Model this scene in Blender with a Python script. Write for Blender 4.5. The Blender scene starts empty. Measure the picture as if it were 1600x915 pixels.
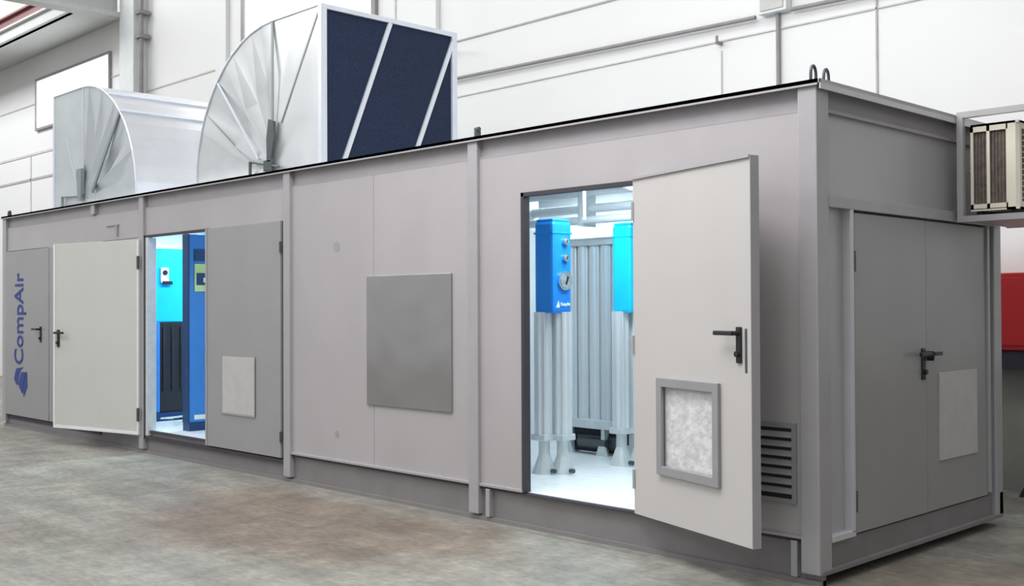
import bpy, bmesh, math, random
from mathutils import Vector, Matrix
random.seed(7)
sc = bpy.context.scene
C = sc.collection

# ------------------------------------------------------------------ camera
yaw, pitch, roll, FPX = -0.7981, 0.0134, -0.0045, 1719.98
cam_d = bpy.data.cameras.new('camera'); cam = bpy.data.objects.new('camera', cam_d); C.objects.link(cam)
fw = Vector((math.sin(yaw)*math.cos(pitch), math.cos(yaw)*math.cos(pitch), math.sin(pitch)))
rt = Vector((math.cos(yaw), -math.sin(yaw), 0)); up = rt.cross(fw)
r2 = rt*math.cos(roll) + up*math.sin(roll); u2 = -rt*math.sin(roll) + up*math.cos(roll)
m = Matrix((r2, u2, -fw)).transposed().to_4x4(); m.translation = (3.1797, -5.4766, 1.4898)
cam.matrix_world = m
cam_d.sensor_fit = 'HORIZONTAL'; cam_d.sensor_width = 36; cam_d.lens = FPX/1600*36
cam_d.clip_start = 0.05; cam_d.clip_end = 200
sc.camera = cam

# ------------------------------------------------------------------ light
sc.view_settings.view_transform = 'Standard'; sc.view_settings.look = 'None'
sc.view_settings.exposure = 0.0; sc.view_settings.gamma = 1; sc.view_settings.use_curve_mapping = False
w = bpy.data.worlds.new('world'); sc.world = w; w.use_nodes = True
nt = w.node_tree; bgn = nt.nodes['Background']
tc = nt.nodes.new('ShaderNodeTexCoord')
dt = nt.nodes.new('ShaderNodeVectorMath'); dt.operation = 'DOT_PRODUCT'
dt.inputs[1].default_value = Vector((-0.42, -0.42, 0.80)).normalized()
nt.links.new(tc.outputs['Generated'], dt.inputs[0])
mr = nt.nodes.new('ShaderNodeMapRange'); mr.inputs['From Min'].default_value = -0.35; mr.inputs['From Max'].default_value = 0.85
mr.inputs['To Min'].default_value = 0.155; mr.inputs['To Max'].default_value = 0.80
nt.links.new(dt.outputs['Value'], mr.inputs['Value'])
bgn.inputs['Color'].default_value = (0.97, 0.98, 1.0, 1)
nt.links.new(mr.outputs['Result'], bgn.inputs['Strength'])

def area(name, loc, target, sx, sy, power, col=(1, 1, 1), parent=None):
    l = bpy.data.lights.new(name, 'AREA'); l.shape = 'RECTANGLE'; l.size = sx; l.size_y = sy
    l.energy = power; l.color = col
    o = bpy.data.objects.new(name, l); C.objects.link(o)
    o.location = loc; d = Vector(target) - Vector(loc)
    o.rotation_euler = d.to_track_quat('-Z', 'Y').to_euler()
    if parent: o.parent = parent
    return o
# overhead light of the hall: unseen skylights, with two fill lights added among them
area('hall_light', (-5.0, -1.5, 9.0), (-5.0, 1.2, 2.0), 18, 2.5, 400, (1.0, 0.995, 0.98))
area('hall_light', (-1.4, -2.5, 5.7), (-1.4, 0, 2.3), 4.0, 1.5, 215, (1.0, 0.985, 0.985))  # added fill, lifts the near front panels towards the top
area('hall_light', (-23.0, -1.5, 10.0), (-23.0, 4, 5.5), 12, 2.5, 800, (0.98, 0.99, 1.0))  # fill light added to brighten the wall at far left
area('hall_light', (-12.0, -7.0, 8.0), (-8.0, 0, 1.5), 10, 3.0, 380, (0.98, 0.99, 1.0))

# ------------------------------------------------------------------ materials
def nodemat(name):
    m = bpy.data.materials.new(name); m.use_nodes = True
    return m, m.node_tree, m.node_tree.nodes['Principled BSDF']
def mat(name, col, rough=0.5, metal=0.0, var=0.04, scale=6.0, bump=0.0, stretch=(1, 1, 1), spec=0.4, emit=0, ecol=None, bscale=None):
    m, t, b = nodemat(name)
    tc = t.nodes.new('ShaderNodeTexCoord'); mp = t.nodes.new('ShaderNodeMapping'); mp.inputs['Scale'].default_value = stretch
    t.links.new(tc.outputs['Object'], mp.inputs['Vector'])
    nz = t.nodes.new('ShaderNodeTexNoise'); nz.inputs['Scale'].default_value = scale; nz.inputs['Detail'].default_value = 5
    t.links.new(mp.outputs['Vector'], nz.inputs['Vector'])
    rp = t.nodes.new('ShaderNodeValToRGB')
    rp.color_ramp.elements[0].position = 0.3; rp.color_ramp.elements[1].position = 0.7
    rp.color_ramp.elements[0].color = tuple(max(0, c*(1-var)) for c in col)+(1,)
    rp.color_ramp.elements[1].color = tuple(min(1, c*(1+var)) for c in col)+(1,)
    t.links.new(nz.outputs['Fac'], rp.inputs['Fac']); t.links.new(rp.outputs['Color'], b.inputs['Base Color'])
    b.inputs['Roughness'].default_value = rough; b.inputs['Metallic'].default_value = metal
    b.inputs['Specular IOR Level'].default_value = spec
    if bump:
        n2 = t.nodes.new('ShaderNodeTexNoise'); n2.inputs['Scale'].default_value = bscale or scale; n2.inputs['Detail'].default_value = 2
        t.links.new(mp.outputs['Vector'], n2.inputs['Vector'])
        bp = t.nodes.new('ShaderNodeBump'); bp.inputs['Strength'].default_value = bump; bp.inputs['Distance'].default_value = 0.05
        t.links.new(n2.outputs['Fac'], bp.inputs['Height']); t.links.new(bp.outputs['Normal'], b.inputs['Normal'])
    if emit:
        b.inputs['Emission Color'].default_value = (ecol or col)+(1,) if len(ecol or col) == 3 else (ecol or col)
        b.inputs['Emission Strength'].default_value = emit
    return m

M = {}
M['panel'] = mat('panel_paint', (0.425, 0.403, 0.412), 0.42, 0.0, 0.035, 2.2, 0.06, (1, 1, .6), 0.5, bscale=1.6)
M['panel_side'] = mat('side_panel_paint', (0.46, 0.46, 0.475), 0.36, 0.2, 0.04, 2.0, 0.08, (1, 1, .5), 0.5, bscale=1.4)
M['frame'] = mat('frame_paint', (0.41, 0.40, 0.415), 0.38, 0.15, 0.04, 5, 0.0)
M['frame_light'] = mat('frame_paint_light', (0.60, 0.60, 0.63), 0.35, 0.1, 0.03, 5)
M['rail'] = mat('rail_paint', (0.36, 0.345, 0.36), 0.45, 0.1, 0.05, 4)
M['skirt'] = mat('skirt_paint', (0.235, 0.222, 0.226), 0.5, 0.1, 0.08, 4)
M['door_grey'] = mat('closed_door_paint', (0.345, 0.34, 0.345), 0.36, 0.15, 0.03, 2.5, 0.05, bscale=1.5)
M['door_white'] = mat('door_inner_paint', (0.53, 0.51, 0.495), 0.45, 0, 0.02, 2)
M['door_white_far'] = mat('far_door_inner_paint', (0.60, 0.60, 0.565), 0.45, 0, 0.02, 2)
M['vent_plate'] = mat('vent_plate_paint', (0.50, 0.49, 0.48), 0.5, 0, 0.05, 9)
M['filter'] = mat('filter_mat', (0.62, 0.62, 0.63), 0.7, 0, 0.16, 14, 0.3, (1, 1, 1))
M['black'] = mat('black_plastic', (0.02, 0.02, 0.022), 0.35, 0, 0.1)
M['gasket'] = mat('dark_gasket', (0.05, 0.045, 0.055), 0.6, 0, 0.1)
M['steel'] = mat('stainless_sheet', (0.40, 0.39, 0.39), 0.24, 0.85, 0.03, 3, 0.45, bscale=1.1)
M['louvre'] = mat('louvre_paint', (0.33, 0.33, 0.34), 0.4, 0.2, 0.04)
M['dark_void'] = mat('dark_recess', (0.03, 0.03, 0.04), 0.8)
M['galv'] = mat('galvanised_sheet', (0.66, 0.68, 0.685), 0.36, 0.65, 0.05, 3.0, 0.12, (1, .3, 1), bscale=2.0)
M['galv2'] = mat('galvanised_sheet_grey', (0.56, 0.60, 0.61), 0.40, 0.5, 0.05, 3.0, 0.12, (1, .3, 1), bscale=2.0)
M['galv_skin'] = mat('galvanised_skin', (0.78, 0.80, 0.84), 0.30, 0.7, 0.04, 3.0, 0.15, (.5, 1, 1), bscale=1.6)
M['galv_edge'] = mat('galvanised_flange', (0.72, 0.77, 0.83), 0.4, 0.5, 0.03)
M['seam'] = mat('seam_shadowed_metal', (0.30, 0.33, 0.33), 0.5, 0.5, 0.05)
M['lever'] = mat('dark_steel', (0.10, 0.115, 0.12), 0.45, 0.5, 0.1)
M['blue'] = mat('blue_cover', (0.012, 0.25, 0.80), 0.32, 0, 0.05, 4)
M['cyan'] = mat('cyan_cover', (0.01, 0.58, 0.90), 0.35, 0, 0.06, 3)
M['blue_cab'] = mat('blue_cabinet_paint', (0.045, 0.24, 0.66), 0.35, 0, 0.05, 3)
M['navy'] = mat('navy_edge', (0.01, 0.05, 0.16), 0.4)
M['alu'] = mat('anodised_aluminium', (0.72, 0.76, 0.78), 0.35, 0.35, 0.05, 5, 0, (1, 1, .1))
M['alu_w'] = mat('painted_casting', (0.62, 0.67, 0.68), 0.45, 0.2, 0.08, 12)
M['white_in'] = mat('white_interior', (0.80, 0.84, 0.86), 0.45, 0, 0.03, 3)
M['floor_in'] = mat('white_interior_floor', (0.82, 0.87, 0.89), 0.35, 0, 0.06, 12)
M['chrome'] = mat('chrome', (0.75, 0.78, 0.8), 0.18, 1.0, 0.05)
M['dial'] = mat('dial_face', (0.30, 0.36, 0.40), 0.3, 0.2, 0.3, 25)
M['label'] = mat('white_label', (0.85, 0.95, 0.9), 0.5)
M['green_label'] = mat('green_label', (0.62, 0.82, 0.35), 0.5)
M['logo'] = mat('blue_lettering', (0.02, 0.05, 0.24), 0.5)
M['cream'] = mat('cream_casing', (0.72, 0.69, 0.58), 0.5, 0, 0.03)
M['coil'] = mat('brown_coil', (0.15, 0.125, 0.11), 0.7, 0.1, 0.3, 30, 0, (1, 1, 1))
M['red'] = mat('red_paint', (0.40, 0.012, 0.016), 0.4, 0, 0.06)
M['redrail'] = mat('dark_red_rail', (0.20, 0.075, 0.075), 0.5, 0, 0.15, 3)
M['dado'] = mat('grey_dado', (0.25, 0.25, 0.225), 0.6, 0, 0.06)
M['beam'] = mat('roof_beam', (0.50, 0.51, 0.50), 0.6, 0, 0.04)
M['column'] = mat('column_paint', (0.68, 0.70, 0.70), 0.6, 0, 0.04)
M['joint'] = mat('wall_joint', (0.42, 0.41, 0.40), 0.8, 0, 0.1)
M['jointl'] = mat('wall_joint_pale', (0.58, 0.57, 0.56), 0.8, 0, 0.1)
M['pipe'] = mat('grey_conduit', (0.26, 0.25, 0.25), 0.5, 0, 0.1)
M['rubber'] = mat('dark_bearer', (0.03, 0.03, 0.03), 0.8)
M['tube'] = mat('lit_tube', (0.9, 0.97, 1.0), 0.5, emit=7, ecol=(0.82, 0.95, 1.0))
M['pane'] = mat('lit_pane', (0.9, 0.95, 1.0), 0.5, emit=2.6, ecol=(0.97, 0.99, 1.0))

# duct mouth mesh: navy with fine weave
m_, t_, b_ = nodemat('navy_mesh')
tc_ = t_.nodes.new('ShaderNodeTexCoord'); nz_ = t_.nodes.new('ShaderNodeTexNoise'); nz_.inputs['Scale'].default_value = 9
vo_ = t_.nodes.new('ShaderNodeTexVoronoi'); vo_.inputs['Scale'].default_value = 55
t_.links.new(tc_.outputs['Object'], nz_.inputs['Vector']); t_.links.new(tc_.outputs['Object'], vo_.inputs['Vector'])
mx_ = t_.nodes.new('ShaderNodeMix'); mx_.data_type = 'RGBA'
mx_.inputs[6].default_value = (0.010, 0.017, 0.040, 1); mx_.inputs[7].default_value = (0.018, 0.031, 0.070, 1)
b_.inputs['Specular IOR Level'].default_value = 0.2; t_.links.new(vo_.outputs['Distance'], mx_.inputs[0]); t_.links.new(mx_.outputs[2], b_.inputs['Base Color'])
b_.inputs['Roughness'].default_value = 0.55; M['navy_mesh'] = m_

# hall wall : pale painted precast
M['wall'] = mat('pale_wall_paint', (0.74, 0.74, 0.735), 0.7, 0, 0.02, 0.6, 0.02)

# floor: worn concrete
m_, t_, b_ = nodemat('worn_concrete')
tc_ = t_.nodes.new('ShaderNodeTexCoord')
def noise(scale, det, st=(1, 1, 1), rough=0.55):
    mp = t_.nodes.new('ShaderNodeMapping'); mp.inputs['Scale'].default_value = st
    t_.links.new(tc_.outputs['Object'], mp.inputs['Vector'])
    n = t_.nodes.new('ShaderNodeTexNoise'); n.inputs['Scale'].default_value = scale; n.inputs['Detail'].default_value = det; n.inputs['Roughness'].default_value = rough
    t_.links.new(mp.outputs['Vector'], n.inputs['Vector']); return n
def ramp(n, stops):
    r = t_.nodes.new('ShaderNodeValToRGB'); e = r.color_ramp.elements
    while len(e) < len(stops): e.new(0.5)
    for i, (p, c) in enumerate(stops): e[i].position = p; e[i].color = c+(1,)
    t_.links.new(n.outputs['Fac'], r.inputs['Fac']); return r
def mul(a, bb, fac=1.0, mode='MULTIPLY'):
    x = t_.nodes.new('ShaderNodeMix'); x.data_type = 'RGBA'; x.blend_type = mode; x.inputs[0].default_value = fac
    t_.links.new(a, x.inputs[6]); t_.links.new(bb, x.inputs[7]); return x.outputs[2]
base = ramp(noise(0.32, 4), [(0.34, (0.225, 0.20, 0.175)), (0.48, (0.25, 0.245, 0.22)), (0.62, (0.262, 0.268, 0.245))])
mott = ramp(noise(3.2, 8, (1.3, .8, 1), 0.68), [(0.30, (0.74, 0.735, 0.73)), (0.5, (0.98, 0.98, 0.98)), (0.70, (1.28, 1.28, 1.25))])
strk = ramp(noise(1.5, 6, (0.35, 2.2, 1)), [(0.33, (0.80, 0.80, 0.80)), (0.62, (1.12, 1.12, 1.10))])
c1 = mul(mul(base.outputs['Color'], mott.outputs['Color']), strk.outputs['Color'])
fine = ramp(noise(14, 8, (.7, 1.6, 1), 0.7), [(0.35, (0.80, 0.80, 0.80)), (0.5, (1, 1, 1)), (0.66, (1.22, 1.22, 1.20))])
c1 = mul(c1, fine.outputs['Color'])
# old brown stains with their own outline
def stain(cx, cy, rx, ry, col, amt):
    mp = t_.nodes.new('ShaderNodeMapping'); mp.vector_type = 'TEXTURE'; mp.inputs['Location'].default_value = (cx, cy, 0); mp.inputs['Scale'].default_value = (rx, ry, 50)
    t_.links.new(tc_.outputs['Object'], mp.inputs['Vector'])
    nd = t_.nodes.new('ShaderNodeTexNoise'); nd.inputs['Scale'].default_value = 2.2; nd.inputs['Detail'].default_value = 5; t_.links.new(mp.outputs['Vector'], nd.inputs['Vector'])
    ad = t_.nodes.new('ShaderNodeVectorMath'); ad.operation = 'MULTIPLY_ADD'; ad.inputs[1].default_value = (1.1, 1.1, 0); t_.links.new(nd.outputs['Color'], ad.inputs[0]); t_.links.new(mp.outputs['Vector'], ad.inputs[2])
    sb = t_.nodes.new('ShaderNodeVectorMath'); sb.operation = 'SUBTRACT'; sb.inputs[1].default_value = (.55, .55, 0); t_.links.new(ad.outputs[0], sb.inputs[0])
    gr = t_.nodes.new('ShaderNodeTexGradient'); gr.gradient_type = 'SPHERICAL'; t_.links.new(sb.outputs[0], gr.inputs['Vector'])
    mr2 = t_.nodes.new('ShaderNodeMapRange'); mr2.inputs['From Max'].default_value = .45; mr2.inputs['To Max'].default_value = amt; t_.links.new(gr.outputs['Fac'], mr2.inputs['Value'])
    x = t_.nodes.new('ShaderNodeMix'); x.data_type = 'RGBA'; x.blend_type = 'MULTIPLY'; x.inputs[7].default_value = col+(1,)
    t_.links.new(mr2.outputs['Result'], x.inputs[0]); t_.links.new(c1, x.inputs[6]); return x.outputs[2]
c1 = stain(-3.6, -1.0, 2.2, 1.1, (0.80, 0.69, 0.63), 1.0)
c1 = stain(-0.9, -2.6, 1.6, .8, (0.86, 0.77, 0.73), .8)
c1 = stain(-13.0, -0.8, 3.0, 1.0, (0.84, 0.77, 0.74), .8)
c1 = stain(.9, .2, 1.2, 1.6, (0.84, 0.76, 0.70), .8)
t_.links.new(c1, b_.inputs['Base Color']); b_.inputs['Roughness'].default_value = 0.55; b_.inputs['Specular IOR Level'].default_value = 0.35
bp_ = t_.nodes.new('ShaderNodeBump'); bp_.inputs['Strength'].default_value = 0.15; bp_.inputs['Distance'].default_value = 0.01
t_.links.new(noise(18, 6).outputs['Fac'], bp_.inputs['Height']); t_.links.new(bp_.outputs['Normal'], b_.inputs['Normal'])
M['floor'] = m_

# ------------------------------------------------------------------ helpers
class MB:
    def __init__(s): s.bm = bmesh.new(); s.smooth = False
    def box(s, x0, y0, z0, x1, y1, z1, bev=0.0, mx=None):
        x0, x1 = min(x0, x1), max(x0, x1); y0, y1 = min(y0, y1), max(y0, y1); z0, z1 = min(z0, z1), max(z0, z1)
        r = bmesh.ops.create_cube(s.bm, size=1.0)
        M4 = Matrix.Translation(((x0+x1)/2, (y0+y1)/2, (z0+z1)/2)) @ Matrix.Diagonal((x1-x0, y1-y0, z1-z0, 1))
        if mx is not None: M4 = mx @ M4
        bmesh.ops.transform(s.bm, matrix=M4, verts=r['verts'])
        if bev:
            ed = {e for v in r['verts'] for e in v.link_edges}
            bmesh.ops.bevel(s.bm, geom=list(ed), offset=bev, segments=2, affect='EDGES', profile=0.6)
        return s
    def cyl(s, p0, p1, r, seg=16, r2=None):
        p0, p1 = Vector(p0), Vector(p1); d = p1-p0
        q = d.to_track_quat('Z', 'Y').to_matrix().to_4x4()
        bmesh.ops.create_cone(s.bm, cap_ends=True, segments=seg, radius1=r, radius2=r if r2 is None else r2, depth=d.length,
                              matrix=Matrix.Translation((p0+p1)/2) @ q)
        return s
    def tube(s, pts, r, seg=8):
        for a, b in zip(pts[:-1], pts[1:]): s.cyl(a, b, r, seg)
        for p in pts[1:-1]: bmesh.ops.create_uvsphere(s.bm, u_segments=seg, v_segments=6, radius=r, matrix=Matrix.Translation(p))
        return s
    def prism(s, poly, axis, a, b):
        # poly: list of 2D points; axis 'y' -> points are (x,z); 'x' -> (y,z); 'z' -> (x,y)
        def P(p, t):
            return {'y': (p[0], t, p[1]), 'x': (t, p[0], p[1]), 'z': (p[0], p[1], t)}[axis]
        va = [s.bm.verts.new(P(p, a)) for p in poly]; vb = [s.bm.verts.new(P(p, b)) for p in poly]
        n = len(poly)
        s.bm.faces.new(va); s.bm.faces.new(list(reversed(vb)))
        for i in range(n): s.bm.faces.new((va[i], vb[i], vb[(i+1) % n], va[(i+1) % n]))
        return s
    def bar(s, p0, p1, wd, th, nrm):
        # flat bar from p0 to p1, width wd, thickness th along nrm
        p0, p1, nrm = Vector(p0), Vector(p1), Vector(nrm).normalized(); d = (p1-p0).normalized(); sd = d.cross(nrm)
        vs = []
        for p in (p0, p1):
            for a, b in ((-1, -1), (1, -1), (1, 1), (-1, 1)): vs.append(s.bm.verts.new(p+sd*a*wd/2+nrm*b*th/2))
        for f in ((0, 1, 2, 3), (7, 6, 5, 4), (0, 4, 5, 1), (1, 5, 6, 2), (2, 6, 7, 3), (3, 7, 4, 0)): s.bm.faces.new([vs[i] for i in f])
        return s
    def build(s, name, material, parent=None, off=(0, 0, 0)):
        bmesh.ops.recalc_face_normals(s.bm, faces=s.bm.faces)
        if off != (0, 0, 0): bmesh.ops.translate(s.bm, vec=Vector(off), verts=s.bm.verts)
        me = bpy.data.meshes.new(name); s.bm.to_mesh(me); s.bm.free()
        me.materials.append(material)
        if s.smooth:
            for p in me.polygons: p.use_smooth = True
        o = bpy.data.objects.new(name, me); C.objects.link(o)
        if parent: o.parent = parent
        return o
def tag(o, label=None, cat=None, group=None, kind=None):
    for k, v in (('label', label), ('category', cat), ('group', group), ('kind', kind)):
        if v: o[k] = v
    return o
def thing(name, label, cat, loc=(0, 0, 0), rz=0, group=None):
    o = bpy.data.objects.new(name, None); C.objects.link(o); o.location = loc; o.rotation_euler = (0, 0, rz); o.empty_display_size = .2
    return tag(o, label, cat, group)
def struct(name, mb, m): return tag(mb.build(name, m), kind='structure')
def copy_tree(o, parent=None):
    c = o.copy(); C.objects.link(c)
    if parent: c.parent = parent
    for ch in o.children: copy_tree(ch, c)
    return c

GZ = -0.065   # hall floor level
H, L, W = 2.75, 12.316, 2.49

# ================================================================== SETTING
struct('floor', MB().box(-36, -14, GZ-.2, 9, 4.3, GZ), M['floor'])
struct('wall_back', MB().box(-36, 4.06, GZ, 9, 4.3, 13), M['wall'])
struct('baseboard_back', MB().box(-2.2, 4.0, GZ, 9, 4.058, 0.98), M['dado'])
# lit windows high in the wall
def window(n, x0, z0, x1, z1, fr=.07):
    f = MB()
    f.box(x0-fr, 4.0, z0-fr, x0, 4.058, z1+fr).box(x1, 4.0, z0-fr, x1+fr, 4.058, z1+fr)
    f.box(x0, 4.0, z0-fr, x1, 4.058, z0).box(x0, 4.0, z1, x1, 4.058, z1+fr)
    o = struct('window_%d' % n, f, M['pipe'])
    MB().box(x0, 4.03, z0, x1, 4.057, z1).build('pane', M['pane'], o)
window(1, -21.68, 5.52, -18.0, 6.56, .055)
window(2, -12.85, 5.2, -9.4, 8.2, .10)
# columns and pilasters
tn = [0]
def trim(mb, m): tn[0] += 1; return struct('trim_%d' % tn[0], mb, m)
trim(MB().box(-17.0, 3.78, GZ, -16.42, 4.058, 13, .01), M['column'])
trim(MB().box(-13.75, 3.98, GZ, -13.40, 4.058, 13, .01), M['wall'])
trim(MB().box(-8.35, 3.98, GZ, -7.95, 4.058, 13, .01), M['wall'])
# roof steel at the far left: cross beam, purlin, gutter sheet added to shade the wall below
trim(MB().box(-17.30, -10, 7.05, -16.95, 3.78, 7.14).box(-17.16, -10, 7.14, -17.09, 3.78, 7.46).box(-17.30, -10, 7.46, -16.95, 3.78, 7.52), M['beam'])
trim(MB().box(-34, 2.95, 7.05, -17.30, 3.03, 7.34).box(-34, 2.88, 7.05, -17.3, 3.10, 7.09).box(-34, 2.88, 7.30, -17.3, 3.10, 7.34), M['beam'])
trim(MB().box(-34, 3.03, 7.16, -17.35, 4.05, 7.20), M['beam'])
trim(MB().box(-34, 3.25, 7.34, -18.2, 3.32, 10.5), M['column'])
trim(MB().box(-34, 3.0, 7.40, -18.9, 3.20, 7.44).box(-34, 3.08, 7.44, -18.9, 3.12, 7.62).box(-34, 3.0, 7.62, -18.9, 3.20, 7.66), M['redrail'])
# panel joints of the wall: thin strips of sealant
def vj(x, z0, z1, wd=.03, m='joint'): trim(MB().box(x-wd/2, 4.045, z0, x+wd/2, 4.061, z1), M[m])
def hj(x0, x1, z, wd=.03, m='joint'): trim(MB().box(x0, 4.045, z-wd/2, x1, 4.061, z+wd/2), M[m])
vj(-1.735, 0.98, 7, .018); vj(-3.46, 0.98, 4.15, .015, 'jointl')
vj(-22.1, 0, 4.95, .05, 'jointl'); vj(-11.1, 5, 9, .04, 'jointl'); vj(-8.9, 5, 9, .03, 'jointl')
hj(-34, -17.4, 4.98, .05, 'jointl'); hj(-34, -17.4, 4.42, .05); hj(-16.6, -13.75, 5.6, .03, 'jointl')
hj(-7.9, -2.0, 4.98, .02); hj(-7.9, 6, 4.25, .015, 'jointl')
hj(-34, -17.4, 6.1, .03, 'jointl')

# conduit run and drop pipes on the wall
t = thing('cable_conduit', 'long grey conduit running along the pale wall above the container', 'conduit', (-5, 4.0, 4.46), group='wall conduits')
MB().cyl((-3.2, 0, .03), (1.99, 0, -.06), .022, 10).build('pipe', M['pipe'], t)
t = thing('cable_conduit', 'short run of grey conduit leaving the junction box to the right', 'conduit', (-2.6, 4.0, 4.40), group='wall conduits')
MB().cyl((0, 0, 0), (6, 0, -.10), .022, 10).build('pipe', M['pipe'], t)
t = thing('junction_box', 'pale grey junction box at the top of the wall pipe above the container corner', 'box', (-2.79, 4.0, 4.40))
MB().box(-.16, -.05, 0, .16, .05, .26, .012).build('housing', M['column'], t)
MB().box(-.13, -.062, .03, .13, -.05, .23, .004).build('cover', M['vent_plate'], t)
t = thing('wall_pipe', 'thin grey vertical pipe below the junction box on the wall', 'pipe', (-2.77, 4.03, 0))
MB().cyl((0, 0, GZ), (0, 0, 4.40), .022, 10).build('pipe', M['pipe'], t)
MB().box(-.04, -.03, 3.2, .04, .03, 3.24).build('clamp', M['pipe'], t)
t = thing('wall_hook', 'small dark fitting on the wall left of the junction box', 'hook', (-3.46, 4.02, 4.22))
MB().cyl((0, 0.03, 0), (0, -.05, 0), .02, 8).cyl((0, -.05, 0), (0, -.05, .07), .015, 8).build('hook', M['pipe'], t)
t = thing('drain_pipe', 'dark vertical pipe on the wall column at far left', 'pipe', (-16.30, 3.88, 0))
p_ = MB().cyl((0, 0, GZ), (0, 0, 13), .04, 12); p_.smooth = True; p_.build('pipe', M['pipe'], t)
MB().box(-.10, -.07, 6.55, .07, .14, 6.62).build('clamp', M['pipe'], t); MB().box(-.10, -.07, 7.0, .07, .14, 7.07).build('clamp', M['pipe'], t)
t = thing('support_rod', 'short thin rod sticking out of the wall behind the dark duct mouth', 'rod', (-7.3, 4.05, 4.86))
MB().cyl((-.55, 0, .03), (0, -.35, -.02), .018, 8).build('rod', M['pipe'], t)
MB().cyl((0, -.35, -.02), (.02, -.37, -.04), .035, 8).build('cap', M['pipe'], t)

# red hose cabinet on the wall at right
t = thing('hose_cabinet', 'red wall cabinet beyond the right rear corner of the container', 'cabinet', (-.5, 3.9, 1.12))
MB().box(-.34, -.1, 0, .34, .155, .64, .012).build('housing', M['red'], t)
MB().box(-.30, -.112, .04, .30, -.1, .60, .005).build('door', M['red'], t)
MB().box(-.34, -.08, -.16, .34, .155, -.005).build('base', M['dark_void'], t)
t = thing('floor_bag', 'small dark object on the floor by the wall at right edge', 'box', (-.27, 3.80, GZ))
MB().prism([(-.10, 0), (.12, 0), (.10, .13), (.04, .19), (-.05, .10)], 'y', -.08, .08).build('body', M['dark_void'], t)

# ================================================================== CONTAINER
cont = thing('equipment_container', 'long grey steel equipment container on the hall floor', 'container', (0, 0, 0))
P = cont
PW = .12
# posts
for x0, x1, y0, y1 in ((-PW, 0, -.012, PW), (-L, -L+PW, -.012, PW), (-PW, 0, W-PW, W), (-L, -L+PW, W-PW, W)):
    MB().box(x0, y0, 0, x1, y1, H-.02, .008).build('corner_post', M['frame'], P)
for x0 in (-2.895, -5.392, -8.262):
    MB().box(x0, -.012, -.02, x0+.105, .10, H-.03, .006).build('post', M['frame'], P)
MB().box(-9.50, -.012, 2.60, -9.40, .06, H-.03, .004).build('stub_post', M['frame'], P)
# top rails: C sections (top flange lip, recessed web, lower line)
MB().box(-L, -.03, H-.022, 0.015, .12, H).box(-L, -.03, H-.034, .015, -.024, H).build('top_flange', M['frame'], P)
MB().box(-L+.01, .035, 2.595, -.01, .06, H-.02).box(-L+.01, .015, 2.585, -.01, .06, 2.597).build('top_rail', M['rail'], P)
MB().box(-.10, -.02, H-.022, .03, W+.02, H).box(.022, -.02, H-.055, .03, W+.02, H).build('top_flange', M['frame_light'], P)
MB().box(-.09, PW, 2.60, -.045, W-PW, H-.02).box(-.09, PW, 2.585, -.015, W-PW, 2.605).build('top_rail', M['rail'], P)
MB().box(-L, W-.1, 2.6, 0, W, H).build('top_rail', M['rail'], P)
MB().box(-L, 0, 2.6, -L+.1, W, H).build('top_rail', M['rail'], P)
# bottom rails
MB().box(-L+.01, .035, GZ, -.01, .07, .172).box(-L+.01, .012, GZ, -.01, .07, GZ+.03).build('bottom_rail', M['skirt'], P)
MB().box(-.07, .02, .0, -.03, W-.02, .16).box(-.07, .02, -.005, .005, W-.02, .02, .002).build('bottom_rail', M['skirt'], P)
MB().box(-L, W-.06, 0, 0, W, .17).build('bottom_rail', M['skirt'], P)
MB().box(-L, 0, 0, -L+.06, W, .17).build('bottom_rail', M['skirt'], P)
MB().box(-5.285, -.004, .186, -2.895, .04, .206, .003).build('sill_lip', M['frame'], P)
MB().box(-.30-2.49, -.004, .186, -2.34, .04, .206, .003).build('sill_lip', M['frame'], P)
MB().box(-1.12, -.004, .186, -.12, .04, .200, .003).build('sill_lip', M['frame'], P)
for x in (-2.70, -.17):
    MB().box(x-.02, -.004, -.03, x+.02, .05, .172, .003).build('stiffener', M['frame'], P)
MB().box(-L+.13, .012, .166, -.125, .05, .185).build('sill_shade_strip', M['gasket'], P)  # dark strip painted in as the shade line under the sill
# bearers carrying the box
for x in (-.9, -3.5, -6.2, -8.9, -11.6):
    MB().box(x-.1, .25, GZ, x+.1, W-.25, .01).build('bearer', M['rubber'], P)
# floor, roof, shell
MB().box(-L+.05, .05, .12, -.06, W-.05, .18).build('floor_plate', M['floor_in'], P)
MB().box(-L+.05, .04, 2.64, -.06, W-.04, 2.69).build('roof_plate', M['galv_edge'], P)
MB().box(-L+.06, W-.06, .18, -.06, W-.02, 2.64).build('rear_wall', M['white_in'], P)
MB().box(-L+.02, .05, .17, -L+.06, W-.05, 2.6).build('end_wall', M['panel'], P)
# front panels (with openings)
y0, y1 = .016, .075
MB().box(-2.79, y0, .186, -2.345, y1, 2.585).box(-2.345, y0, 2.30, -1.10, y1, 2.585).box(-1.10, y0, .186, -.12, y1, 2.585).build('wall_panel', M['panel'], P)
MB().box(-5.287, y0, .186, -4.082, y1, 2.585).build('wall_panel', M['panel'], P)
MB().box(-4.077, y0, .186, -2.895, y1, 2.585).build('wall_panel', M['panel'], P)
MB().box(-8.157, y0, 2.29, -5.392, y1, 2.585).build('wall_panel', M['panel'], P)
MB().box(-L+.12, y0, 2.28, -8.262, y1, 2.585).build('wall_panel', M['panel'], P)
MB().box(-9.30, y0, .1, -8.262, y1, 2.275).build('wall_panel', M['panel'], P)
# tiny latch plate on the panel over the far doors
MB().box(-9.12, y0-.012, 2.44, -8.80, y0, 2.455).box(-8.86, y0-.02, 2.33, -8.82, y0, 2.44).build('latch_plate', M['rail'], P)
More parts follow.
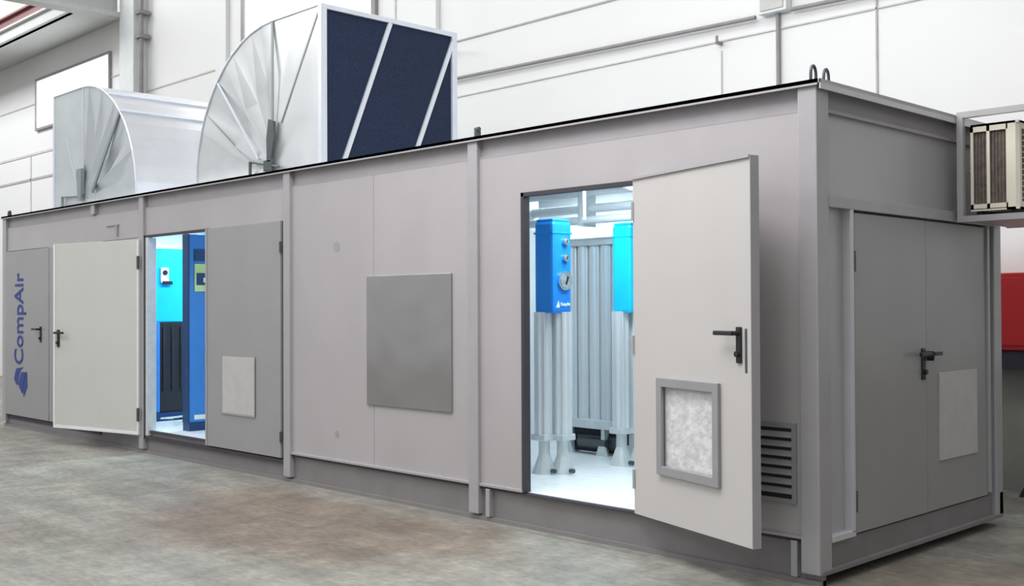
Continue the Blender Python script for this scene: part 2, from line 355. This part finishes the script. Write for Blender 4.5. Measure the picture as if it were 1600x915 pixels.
# dark door gaskets
MB().box(-2.345, -.002, .19, -2.318, .06, 2.30).box(-2.345, -.002, 2.275, -1.12, .06, 2.302).build('door_frame', M['gasket'], P)
MB().box(-2.36, .0, .168, -1.12, .05, .180).build('threshold', M['gasket'], P)
MB().box(-8.157, .0, 2.268, -6.76, .05, 2.292).box(-8.157, .0, .10, -8.13, .05, 2.29).box(-8.157, 0, .09, -5.40, .03, .128).build('door_frame', M['gasket'], P)
MB().box(-8.105, -.008, .13, -8.05, .09, 2.265, .004).build('door_jamb', M['alu_w'], P)
MB().box(-L+.13, .02, .04, -9.3, .04, .10).build('threshold', M['gasket'], P)
# bare steel cover plate on the middle panel
MB().box(-4.16, .002, .70, -3.10, .0155, 1.755, .003).build('cover_plate', M['steel'], P)
# stains / scuffs on the middle panel
MB().cyl((-4.60, .0165, 2.02), (-4.60, .0145, 2.02), .045, 16).build('scuff_mark', M['rail'], P)
MB().cyl((-4.60, .0165, .42), (-4.60, .0145, .42), .03, 16).build('scuff_mark', M['rail'], P)

def lever(parent, x, y, z, dirx, m=M['black'], off=-1, ax='y'):
    """door handle: plate + lever. plate in plane y; projects off*; lever towards dirx"""
    a = MB()
    if ax == 'y':
        a.box(x-.022, y, z-.15, x+.022, y+off*.012, z+.05, .005)
        h = a.build('handle_plate', m, parent)
        b = MB().cyl((x, y, z+.015), (x, y+off*.055, z+.015), .013, 10)
        b.box(min(x, x+dirx*.15)-.01, y+off*.045, z+.002, max(x, x+dirx*.15)+.01, y+off*.065, z+.028, .006)
        b.build('lever', m, h)
        k = MB().cyl((x, y, z-.1), (x, y+off*.03, z-.1), .016, 12); k.build('lock_cylinder', m, h)
    else:
        a.box(x, y-.022, z-.15, x+off*.012, y+.022, z+.05, .005)
        h = a.build('handle_plate', m, parent)
        b = MB().cyl((x, y, z+.015), (x+off*.055, y, z+.015), .013, 10)
        b.box(x+off*.045, min(y, y+dirx*.13)-.01, z+.002, x+off*.065, max(y, y+dirx*.13)+.01, z+.028, .006)
        b.build('lever', m, h)
        MB().cyl((x, y, z-.1), (x+off*.03, y, z-.1), .016, 12).build('lock_cylinder', m, h)
    return h

# --- near open door (hinged on the right jamb, swung outwards); local x along the leaf, local y = thickness
def leaf(hx, hy, ang, wd, z0, z1, m, th=.05, sgn=1):
    o = bpy.data.objects.new('door', None); C.objects.link(o); o.parent = P; o.location = (hx, hy, 0); o.rotation_euler = (0, 0, ang)
    return o
def door_mesh(hx, hy, ang, mb, m):
    o = mb.build('door', m, P); o.location = (hx, hy, 0); o.rotation_euler = (0, 0, ang); return o
dn = MB()
dz0, dz1, dw = .182, 2.312, 1.175
# leaf with a hole for the air inlet: four slabs
a0, a1, b0, b1 = .30, .88, .49, 1.04
dn.box(0, 0, dz0, a0, .05, dz1).box(a1, 0, dz0, dw, .05, dz1).box(a0, 0, dz0, a1, .05, b0).box(a0, 0, b1, a1, .05, dz1)
door = door_mesh(-1.30, -.03, math.radians(-18.0), dn, M['door_white'])
tag(door, 'pale open door leaf with a black lever and a framed air inlet')
MB().box(dw, -.004, dz0, dw+.006, .054, dz1).box(0, -.012, dz1-.012, dw, .0, dz1+.004).build('edge_strip', M['frame'], door)
f = MB()
f.box(a0-.02, -.022, b0-.02, a0+.035, .0, b1+.02, .004).box(a1-.035, -.022, b0-.02, a1+.02, 0, b1+.02, .004)
f.box(a0+.03, -.022, b0-.02, a1-.03, 0, b0+.035, .004).box(a0+.03, -.022, b1-.035, a1-.03, 0, b1+.02, .004)
f.build('inlet_frame', M['louvre'], door)
MB().box(a0+.03, .012, b0+.03, a1-.03, .022, b1-.03).build('inlet_filter', M['filter'], door)
lever(door, 1.075, 0, 1.33, -1, off=-1)
MB().box(dw-.052, -.003, 1.13, dw-.035, .001, 1.37).build('lock_plate', M['lever'], door)
for z in (.4, 1.25, 2.1):
    MB().cyl((0, .0, z-.06), (0, .0, z+.06), .013, 10).build('hinge', M['frame'], door)

# --- far open door leaf (turned back against the wall)
fw_ = 1.50
df = MB().box(0, -.05, .13, fw_, 0, 2.25, .004)
door = door_mesh(-8.215, -.03, math.radians(180+13), df, M['door_white_far'])
tag(door, 'wide pale door leaf folded back beside the lettered door')
MB().box(0, .0, .13, .02, .012, 2.25).box(fw_-.03, .0, .13, fw_, .008, 2.25).box(.02, 0, .13, fw_-.03, .008, .16).build('edge_strip', M['white_in'], door)
lever(door, fw_-.09, 0.0, 1.21, -1, off=1)
for z in (.35, 2.0):
    MB().cyl((0, .012, z-.07), (0, .012, z+.07), .016, 10).build('hinge', M['lever'], door)

# --- closed leaf right of the far opening
dc = MB().box(-6.765, -.012, .14, -5.435, .012, 2.285, .003)
door = dc.build('door', M['door_grey'], P); tag(door, 'closed grey door leaf with a small pale vent plate')
MB().box(-6.46, -.02, .49, -5.875, -.012, 1.03, .002).build('vent_plate', M['vent_plate'], door)
MB().box(-6.46, -.022, .475, -5.875, -.019, .49).box(-6.475, -.022, .475, -6.46, -.019, 1.04).box(-5.875, -.022, .475, -5.86, -.019, 1.04).build('vent_rim', M['rail'], door)
MB().box(-6.79, -.02, .14, -6.765, 0, 2.285).build('overlap_strip', M['frame'], door)
for z in (.33, 2.05):
    MB().cyl((-5.428, -.016, z-.05), (-5.428, -.016, z+.05), .012, 8).build('hinge', M['lever'], door)
# --- lettered closed leaf at the far left and its partner behind the folded one
dl = MB().box(-L+.125, -.012, .10, -10.735, .012, 2.27, .003)
door = dl.build('door', M['door_grey'], P); tag(door, 'closed grey door leaf with vertical blue lettering')
lever(door, -10.98, -.012, 1.23, -1, off=-1)
MB().box(-10.725, -.008, .10, -9.31, .012, 2.27, .003).build('door', M['door_grey'], P)
def text_mesh(s, name, m, parent, length, height, loc, rot, offset=0.012):
    cu = bpy.data.curves.new('lettering', 'FONT'); cu.body = s; cu.offset = offset; cu.extrude = .004; cu.size = 1
    to = bpy.data.objects.new('lettering_source', cu); C.objects.link(to)
    bpy.context.view_layer.update()
    me = bpy.data.meshes.new_from_object(to.evaluated_get(bpy.context.evaluated_depsgraph_get()))
    bpy.data.objects.remove(to); bpy.data.curves.remove(cu)
    xs = [v.co.x for v in me.vertices]; ys = [v.co.y for v in me.vertices]
    sx = length/(max(xs)-min(xs)); sy = height/(max(ys)-min(ys)); mx, my = min(xs), min(ys)
    for v in me.vertices: v.co = Vector(((v.co.x-mx)*sx, (v.co.y-my)*sy, v.co.z))
    me.materials.clear(); me.materials.append(m)
    o = bpy.data.objects.new(name, me); C.objects.link(o); o.parent = parent; o.location = loc; o.rotation_euler = rot
    return o
# text reads upward: local x -> +z, local y -> -x
tx = text_mesh('CompAir', 'lettering', M['logo'], door, 1.20, .40, (0, 0, 0), (0, 0, 0), .010)
tx.matrix_local = Matrix(((0, -1, 0, -11.47), (0, 0, -1, -.0135), (1, 0, 0, .78), (0, 0, 0, 1)))
lg = MB()
lg.prism([(-11.54, .36), (-11.42, .50), (-11.44, .69), (-11.585, .46)], 'y', -.017, -.013)
lg.prism([(-11.60, .40), (-11.58, .48), (-11.46, .68), (-11.62, .68), (-11.74, .52)], 'y', -.017, -.013)
lg.prism([(-11.78, .50), (-11.66, .70), (-11.56, .745), (-11.80, .72), (-11.88, .58)], 'y', -.017, -.013)
lg.build('emblem', M['logo'], door)

# --- louvre grille right of the near door
g = MB().box(-.62, .004, .375, -.57, .016, .83).box(-.185, .004, .375, -.155, .016, .83).box(-.57, .004, .375, -.185, .016, .40).box(-.57, .004, .80, -.185, .016, .83)
gr = g.build('louvre_grille', M['louvre'], P)
MB().box(-.57, .0135, .40, -.185, .0155, .80).build('grille_back', M['dark_void'], gr)
for i in range(7):
    z = .425+i*.053
    MB().box(-.565, -.012, 0, -.185, -.004, .034, mx=Matrix.Translation((0, .012, z)) @ Matrix.Rotation(math.radians(-18), 4, 'X')).build('slat', M['louvre'], gr)

# --- short side
xs = -.045
MB().box(xs-.04, .12, 2.12, xs, W-.12, 2.59).build('side_panel', M['panel_side'], P)
MB().box(xs-.04, .12, .185, xs, .375, 2.05).build('side_panel', M['panel_side'], P)
MB().box(xs-.04, 2.30, .185, xs, W-.12, 2.05).build('side_panel', M['panel_side'], P)
MB().box(-.07, .115, 2.048, .006, W-.115, 2.115, .004).build('side_lintel', M['frame'], P)
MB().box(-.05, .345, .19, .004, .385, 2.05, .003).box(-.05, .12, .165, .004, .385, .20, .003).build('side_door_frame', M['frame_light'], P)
MB().box(-.05, 2.265, .19, -.002, 2.30, 2.05, .003).build('side_door_frame', M['frame'], P)
MB().box(-.05, .385, .19, -.032, .425, 2.05).build('door_gap', M['gasket'], P)
for z in (.36, 1.75):
    MB().cyl((-.01, .40, z-.06), (-.01, .40, z+.06), .016, 10).build('hinge', M['lever'], P)
door = MB().box(-.05, .425, .172, -.016, 1.338, 2.035, .003).build('door', M['door_grey'], P); tag(door, 'left leaf of the short-side double door, plain with a black lever')
lever(door, -.016, 1.285, 1.17, -1, ax='x', off=1)
MB().box(-.014, 1.342, 1.14, .03, 1.352, 1.2).build('lock_tongue', M['black'], door)
door = MB().box(-.05, 1.345, .172, -.018, 2.262, 2.035, .003).build('door', M['door_grey'], P); tag(door, 'right leaf of the short-side double door, with a pale vent plate')
MB().box(-.018, 1.51, .485, -.008, 2.085, 1.055, .002).build('vent_plate', M['vent_plate'], door)
MB().box(-.018, 1.335, 1.155, .035, 1.348, 1.195).cyl((-.018, 1.36, 1.185), (.03, 1.36, 1.185), .011, 8).box(.02, 1.35, 1.172, .038, 1.46, 1.196, .004).build('lever', M['black'], door)
# lifting lugs
for (x, y) in ((-.06, .06), (-.06, .20)):
    s_ = MB()
    pts = [Vector((x, y+.028*math.cos(a), H+.045+.05*math.sin(a))) for a in [i*math.pi/8 for i in range(9)]]
    s_.tube([Vector((x, y+.028, H-.005))]+pts+[Vector((x, y-.028, H-.005))], .009, 8).build('lifting_lug', M['lever'], P)
for x in (-2.86, -L+.06):
    s_ = MB()
    s_.box(x-.012, .035, H-.005, x+.012, .085, H+.06, .004).cyl((x-.02, .06, H+.07), (x+.02, .06, H+.07), .018, 10).build('lifting_lug', M['lever'], P)

# interior partitions and lamps
MB().box(-.12, .08, .18, -.09, W-.06, 2.64).build('leak_blocker', M['white_in'], P)  # unseen sheet added to block lamp light leaking out above the side doors
MB().box(-4.62, .08, .18, -4.58, W-.06, 2.64).build('partition', M['white_in'], P)
MB().box(-6.62, .08, .18, -6.58, W-.06, 2.64).build('partition', M['white_in'], P)
MB().box(-11.02, .08, .18, -10.98, W-.06, 2.64).build('partition', M['white_in'], P)
def tubelamp(x, y, z, ln, lab, power, axis='x'):
    t = thing('tube_lamp', lab, 'lamp', (x, y, z), 0, 'tube lamps inside the container')
    hx, hy = (ln/2, .05) if axis == 'x' else (.05, ln/2)
    MB().box(-hx, -hy, .035, hx, hy, .07, .005).build('housing', M['white_in'], t)
    a, b = ((-hx+.03, 0, .015), (hx-.03, 0, .015)) if axis == 'x' else ((0, -hy+.03, .015), (0, hy-.03, .015))
    MB().cyl(a, b, .018, 10).build('tube', M['tube'], t)
    l = area('lamp_light', (x, y, z-.02), (x, y, 0), max(.1, hx*2), max(.1, hy*2), power, (.80, .94, 1.0))
    return t
tubelamp(-2.3, .85, 2.565, 1.2, 'white tube lamp under the ceiling inside the near doorway', 34)
tubelamp(-3.6, 2.0, 2.565, 1.0, 'white tube lamp at the back of the near room, behind the column bank', 12)
tubelamp(-8.0, 1.2, 2.565, 1.4, 'white tube lamp under the ceiling inside the far doorway', 45, 'y')
tubelamp(-9.8, 1.2, 2.565, 1.4, 'white tube lamp over the compressor inside the far room', 85, 'y')

# ================================================================== NEAR ROOM EQUIPMENT
def fluted(mb, cx, cy, z0, z1, r, n=8):
    pts = []
    for i in range(n*4):
        a = 2*math.pi*i/(n*4); k = (1.0, 1.0, .86, .86)[i % 4]
        pts.append((cx+r*k*math.cos(a), cy+r*k*math.sin(a)))
    mb.prism(pts, 'z', z0, z1)
def dryer(x, y, label, cov):
    t = thing('air_dryer', label, 'air dryer', (x, y, .18), 0, 'blue-topped air dryers')
    z0, z1 = 1.265, 1.99
    c = MB().box(-.20, 0, z0, 0, .215, z1, .025).build('cover', cov, t)
    MB().box(-.205, -.004, z1-.10, .004, .219, z1-.085, .002).box(-.19, .01, z1-.002, -.01, .205, z1+.018, .008).build('cover_cap', cov, t)
    for yy, zz, r in ((.135, 1.83, .030), (.135, 1.70, .030), (.125, 1.52, .075)):
        g = MB().cyl((.0, yy, zz), (.022, yy, zz), r, 24).build('gauge', M['chrome'], c)
        MB().cyl((.02, yy, zz), (.026, yy, zz), r*.78, 24).build('gauge_face', M['dial'], g)
        MB().bar((.028, yy, zz-r*.35), (.028, yy+r*.3, zz+r*.45), r*.22, .004, (1, 0, 0)).build('needle', M['black'], g)
    e = MB().prism([(.035, 1.31), (.075, 1.31), (.062, 1.365)], 'x', .0, .004).build('emblem', M['label'], c)
    tx = text_mesh('CompAir', 'lettering', M['label'], c, .11, .035, (0, 0, 0), (0, 0, 0), .03)
    tx.matrix_local = Matrix(((0, 0, 1, .002), (1, 0, 0, .085), (0, 1, 0, 1.315), (0, 0, 0, 1)))
    for cx, cy in ((-.155, .055), (-.055, .160)):
        k = MB(); fluted(k, cx, cy, .31, z0+.01, .078); k.build('column', M['alu'], t)
        k = MB().box(cx-.075, cy-.075, .26, cx+.075, cy+.075, .31, .01); k.cyl((cx, cy, .14), (cx, cy, .27), .045, 14)
        k.cyl((cx, cy, .0), (cx, cy, .15), .10, 14, r2=.045); k.smooth = False
        k.build('foot', M['alu_w'], t)
        MB().cyl((cx+.1, cy-.02, .03), (cx+.14, cy-.02, .03), .018, 8).build('bolt', M['lever'], t)
    return t
dryer(-2.75, .75, 'blue-topped air dryer just inside the near doorway, on the left', M['blue'])
dryer(-2.60, 1.52, 'second blue-topped air dryer, half hidden behind the open near door', M['cyan'])
# column bank along the room
t = thing('dryer_column_bank', 'row of tall fluted aluminium columns between the two blue covers', 'air dryer', (-3.60, 1.93, .18))
for i in range(5):
    k = MB(); fluted(k, i*.135, 0, .31, 1.86, .068); k.build('column', M['alu'], t)
MB().box(-.09, -.09, .235, .78, .09, .315, .012).build('manifold', M['alu_w'], t)
MB().box(-.09, -.08, 1.86, .62, .08, 1.93, .012).build('manifold', M['alu_w'], t)
for x in (-.03, .38, .70):
    MB().box(x-.02, -.06, 0, x+.02, .06, .235).prism([(x-.07, 0), (x+.07, 0), (x+.025, .12), (x-.025, .12)], 'y', -.075, -.06).build('foot', M['alu_w'], t)
MB().box(.03, -.02, .05, .5, .04, .17, .02).cyl((.1, -.05, .11), (.42, -.05, .11), .035, 12).build('valve', M['lever'], t)
MB().box(-.05, .0, .02, .7, .085, .228).build('dark_backing', M['dark_void'], t)  # dark sheet standing for the shade in the gaps under the bank
# overhead pipes
t = thing('pipe_run', 'white insulated pipes crossing high inside the near room', 'pipes', (-3.3, 1.6, 2.18))
for z, y, r in ((.06, .0, .035), (.17, .1, .04), (.30, .0, .035)):
    k = MB().cyl((-1.15, y, z), (2.2, y, z), r, 14); k.smooth = True; k.build('pipe', M['white_in'], t)
for x in (-.6, .1, .75, 1.3):
    MB().box(x-.012, -.05, .01, x+.012, .16, .42).build('bracket', M['alu_w'], t)
t = thing('flexible_hose', 'grey curved hose hanging high in the near doorway', 'hose', (-2.6, 1.3, 2.45))
pts = [Vector((-.75+i*.12, .12*math.sin(i*.5), .08-.0016*(i-3)**2*(1 if i < 8 else 2.2))) for i in range(13)]
k = MB().tube(pts, .028, 10); k.smooth = True; k.build('hose', M['pipe'], t)
t = thing('wall_conduit', 'thin pipe dropping from the ceiling beside the left blue cover', 'pipe', (-2.62, .98, 2.18))
MB().cyl((0, 0, 0), (0, 0, .45), .012, 8).build('pipe', M['alu_w'], t)

# ================================================================== FAR ROOM EQUIPMENT
t = thing('control_cabinet', 'tall slim blue cabinet with display at the far doorway', 'cabinet', (-7.72, .30, .18))
c = MB().box(-.12, 0, .09, 0, .9, 2.12, .006).build('housing', M['blue_cab'], t)
MB().box(-.13, -.004, .0, .012, .904, .09).build('plinth', M['navy'], t)
MB().box(-.125, -.012, .09, .004, .004, 2.12).build('edge_strip', M['navy'], t)
MB().box(0.0, .06, 1.83, .012, .40, 1.96).build('vent', M['navy'], c)
d_ = MB().box(0, .06, 1.50, .012, .42, 1.80, .004).build('display', M['green_label'], c)
MB().box(.012, .08, 1.57, .016, .40, 1.70).build('screen', M['navy'], d_)
MB().box(.014, .16, 1.60, .018, .30, 1.65).build('readout', M['label'], d_)
MB().box(0, .06, .12, .004, .40, .17).build('label_strip', M['label'], c)
t = thing('compressor', 'cyan-topped compressor with a black louvred lower half, deep in the far room', 'compressor', (-8.95, .48, .18))
c = MB().box(-.9, 0, 1.16, 0, 1.2, 2.03, .02).build('canopy', M['cyan'], t)
MB().box(-.9, -.006, .10, .004, .10, 1.16, .01).build('side_pillar', M['blue_cab'], t)
b_ = MB().box(-.88, .09, .10, -.01, 1.18, 1.16, .01).build('lower_panel', M['black'], t)
for i in range(9):
    MB().box(-.01, .14+i*.11, .35, .006, .16+i*.11, 1.10).build('fin', M['dark_void'], b_)
MB().box(-.92, .0, 0, 0.02, 1.2, .10).build('plinth', M['navy'], t)
MB().box(.0, .10, 1.62, .03, .2, 1.80, .008).build('control_box', M['label'], c)
MB().cyl((.03, .15, 1.74), (.04, .15, 1.74), .03, 14).build('button', M['black'], c)
MB().box(.03, .12, 1.60, .04, .24, 1.64).build('button_plate', M['black'], c)
MB().box(-.02, -.05, 1.25, .02, -.005, 1.5, .008).build('latch', M['black'], c)
for k_, (c0, mm, lab) in enumerate((((-8.62, .55), M['label'], 'pale looped cable on the floor of the far room, nearest the compressor'), ((-8.45, .62), M['black'], 'black looped cable on the floor of the far room beside the pale one'))):
    t = thing('floor_cable', lab, 'cable', (c0[0], c0[1], .19), 0, 'cables on the far room floor')
    pts = [Vector((.10*math.cos(i*.5)+i*.010, .16*math.sin(i*.5), .01+.006*i)) for i in range(16)]
    k = MB().tube(pts, .009, 6); k.smooth = True; k.build('cable', mm, t)

# ================================================================== ROOF DUCTS
YF, YB = 0.0, 1.64
def duct(name, label, mirror, x, m_side):
    """local origin at the elbow centre on the roof, mouth towards +x (or -x when mirrored)"""
    t = thing(name, label, 'duct', (x, .30, 2.692), 0, 'elbow ducts on the roof')
    s = -1 if mirror else 1
    R, zt = 1.50, 1.50
    N = 12
    zb = .0
    mouth = .80 if not mirror else .88
    arc = [(-R*math.sin(math.pi/2*i/N)*s, R*math.cos(math.pi/2*i/N)+.09) for i in range(N+1)]
    arc_full = [(mouth*s, zt+.09)] + arc + [(-R*s, zb)]
    throat = [(-.28*s, zb), (-.24*s, .12), (-.12*s, .20), (0*s, .22), (mouth*s, .22)]
    # for the real duct the cheek covers down to the roof on the mouth side as well
    cheek = [(mouth*s, zb)] + arc_full[:-1] + [(-R*s, zb)]
    MB().prism(cheek, 'y', YB-.012, YB).build('cheek', m_side, t)
    # front cheek: sheet creased in rays from the elbow centre
    ck = MB(); ctr = ck.bm.verts.new((.03*s, YF+.004, .20))
    rim = [(-R*s, 0.0)] + [(-R*math.sin(math.pi/2*i/N)*s, R*math.cos(math.pi/2*i/N)+.09) for i in range(N, -1, -1)] + [(mouth*.5*s, zt+.09), (mouth*s, zt+.09), (mouth*s, 1.0), (mouth*s, .45), (mouth*s, 0), (.03*s, 0)]
    rv = []
    for i, p in enumerate(rim):
        d = (.0, .055, .012, .05, .0, .06, .02, .045, .0, .05, .01, .055, .0, .03, .0, .0, .03, .0, .0, .0)[i % 20]
        q = (p[0]*.55, p[1]*.55+.09)
        rv.append((ck.bm.verts.new((q[0], YF+d*1.7, q[1])), ck.bm.verts.new((p[0], YF, p[1]))))
    n_ = len(rv)
    for i in range(n_):
        a_, b_2 = rv[i], rv[(i+1) % n_]
        ck.bm.faces.new((ctr, a_[0], b_2[0])); ck.bm.faces.new((a_[0], a_[1], b_2[1], b_2[0]))
    ck.smooth = True; ck.build('cheek', m_side, t)
    # outer skin: one curved sheet made of flats
    sk = MB()
    al = arc_full
    for a, b in zip(al[:-1], al[1:]):
        va = [sk.bm.verts.new((p[0], y, p[1])) for p in (a, b) for y in (YF, YB)]
        sk.bm.faces.new((va[0], va[1], va[3], va[2]))
    bmesh.ops.remove_doubles(sk.bm, verts=sk.bm.verts, dist=1e-4)
    so = sk.build('outer_skin', M['galv_skin'], t)
    sm = so.modifiers.new('thick', 'SOLIDIFY'); sm.thickness = .01; sm.offset = 0
    # standing flanges across the skin
    for k in (4, 6):
        a = math.pi/2*k/N; px, pz = -R*math.sin(a)*s, R*math.cos(a)+.09
        nx, nz = -math.sin(a)*s, math.cos(a)
        MB().bar((px+nx*.012, YF-.01, pz+nz*.012), (px+nx*.012, YB+.01, pz+nz*.012), .05, .03, (nx, 0, nz)).build('flange', M['galv_edge'], t)
    # curved edge seam along the front cheek
    e = MB()
    pts = [Vector((p[0], YF-.004, p[1])) for p in arc_full]
    e.tube(pts, .011, 6).build('edge_seam', M['galv_edge'], t)
    return t, s, mouth, R
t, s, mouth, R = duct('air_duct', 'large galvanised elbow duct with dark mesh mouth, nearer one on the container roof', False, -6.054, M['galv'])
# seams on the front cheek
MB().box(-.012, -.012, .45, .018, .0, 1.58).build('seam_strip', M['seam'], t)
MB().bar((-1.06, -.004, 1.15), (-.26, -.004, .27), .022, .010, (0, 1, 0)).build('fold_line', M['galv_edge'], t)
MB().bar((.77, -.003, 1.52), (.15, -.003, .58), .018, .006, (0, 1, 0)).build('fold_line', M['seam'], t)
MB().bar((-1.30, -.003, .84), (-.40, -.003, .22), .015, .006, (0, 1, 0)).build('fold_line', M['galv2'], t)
# lever (damper handle) with rod
h = MB().prism([(-.035, .22), (.035, .22), (.085, .42), (.085, .60), (-.005, .63), (-.04, .45)], 'y', -.05, -.02).build('damper_lever', M['lever'], t)
MB().cyl((-.36, -.035, .25), (.16, -.035, .155), .012, 8).cyl((-.36, -.035, .25), (-.36, -.035, .10), .016, 8).box(-.10, -.05, .13, .05, -.015, .24, .01).build('rod', M['lever'], h)
# mouth: frame and mesh face
fr = MB()
X0, X1 = mouth-.02, mouth+.03
zt = 1.60
fr.box(X0, -.01, .0, X1, .055, zt).box(X0, YB-.055, 0, X1, YB+.01, zt).box(X0, .055, zt-.045, X1, YB-.055, zt).box(X0, .055, 0, X1, YB-.055, .045)
fr.build('mouth_frame', M['galv_edge'], t)
mf = MB().box(mouth-.01, .05, .04, mouth+.005, YB-.05, zt-.04).build('mouth_mesh', M['navy_mesh'], t)
for (ya, za), (yb, zb_) in (((.80, 1.555), (.22, .09)), ((1.60, 1.50), (1.08, .26))):
    dy, dz_ = yb-ya, zb_-za
    if zb_ > .2: yb, zb_ = yb+dy*.15, zb_+dz_*.15
    MB().bar((mouth+.018, ya, za), (mouth+.018, yb, zb_), .045, .02, (1, 0, 0)).build('brace', M['galv_edge'], t)

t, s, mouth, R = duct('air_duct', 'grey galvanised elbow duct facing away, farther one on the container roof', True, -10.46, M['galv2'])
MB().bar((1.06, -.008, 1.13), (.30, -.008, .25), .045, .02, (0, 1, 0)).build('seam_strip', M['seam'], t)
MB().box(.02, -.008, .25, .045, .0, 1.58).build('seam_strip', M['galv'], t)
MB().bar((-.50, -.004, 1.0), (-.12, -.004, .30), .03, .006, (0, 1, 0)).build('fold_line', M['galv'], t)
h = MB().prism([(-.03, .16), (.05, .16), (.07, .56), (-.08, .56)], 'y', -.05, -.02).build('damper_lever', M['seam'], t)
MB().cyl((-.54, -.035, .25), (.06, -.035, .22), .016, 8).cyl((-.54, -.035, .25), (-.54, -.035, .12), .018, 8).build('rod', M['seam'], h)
MB().box(-mouth-.03, -.01, 0, -mouth+.02, .05, 1.6).box(-mouth-.03, YB-.05, 0, -mouth+.02, YB+.01, 1.6).box(-mouth-.03, .05, 1.56, -mouth+.02, YB-.05, 1.6).build('mouth_frame', M['galv_edge'], t)
MB().box(-mouth-.005, .05, .02, -mouth+.01, YB-.05, 1.56).build('mouth_mesh', M['navy_mesh'], t)

# ================================================================== AC UNIT AND ITS CAGE
t = thing('bracket_frame', 'grey square-tube cage around the air conditioner on the short side', 'frame', (.028, 1.70, 2.04))
fb = .04
for y in (0, .80):
    MB().box(.006, y, 0, .006+fb, y+fb, .725).box(.006+fb, y, 0, .62, y+fb, fb).box(.006+fb, y, .685, .62, y+fb, .725).build('side_frame', M['frame'], t)
MB().box(.58, fb, 0, .62, .80, fb).box(.006+fb, fb, .0, .58, .80, .012).build('shelf', M['frame'], t)
MB().box(.58, .80, fb, .62, .84, .685).build('upright', M['frame'], t)
MB().box(.58, fb, .685, .62, .80, .725).build('cross_bar', M['frame'], t)
t = thing('air_conditioner', 'cream air conditioner unit in the cage at the container corner', 'air conditioner', (.10, 1.76, 2.08))
AX, AY, AZ = .31, .72, .60
MB().box(.012, .02, .05, AX-.012, AY, AZ-.01, .006).build('coil', M['coil'], t)
c = MB()
c.box(0, 0, .04, .018, .03, AZ).box(.105, 0, .04, .125, .015, AZ).box(0, 0, .04, AX-.07, .02, .075).box(0, 0, AZ-.05, AX-.07, .02, AZ)
c.prism([(AX-.08, 0), (AX-.02, 0), (AX, .02), (AX, .05), (AX-.03, .05), (AX-.08, .03)], 'z', .03, AZ)
c.box(AX-.02, .05, .03, AX, AY, .08).box(AX-.02, .05, AZ-.05, AX, AY, AZ).box(AX-.02, AY-.05, .03, AX, AY, AZ).box(0, 0, AZ-.015, AX, AY, AZ).box(0, 0, .03, AX, AY, .045).box(0, .03, .04, .012, AY, AZ)
c.build('casing', M['cream'], t)
g = MB()
for i in range(12): g.box(AX-.008, .06, .10+i*.037, AX+.002, AY-.05, .106+i*.037)
g.build('fan_grille', M['cream'], t)
g = MB()
for i in range(10): g.box(.018+i*.0215, .008, .08, .021+i*.0215, .014, AZ-.05)
g.build('coil_guard', M['coil'], t)
for x in (.03, AX-.06):
    MB().box(x, .02, .0, x+.035, AY-.02, .03).build('foot', M['rubber'], t)
t = thing('refrigerant_pipe', 'pair of thin pale pipes between container wall and air conditioner', 'pipe', (.02, 2.0, 2.4))
MB().cyl((-.03, 0, 0), (.085, 0, 0), .012, 8).cyl((-.03, .05, 0), (.085, .05, 0), .009, 8).build('pipe', M['vent_plate'], t)
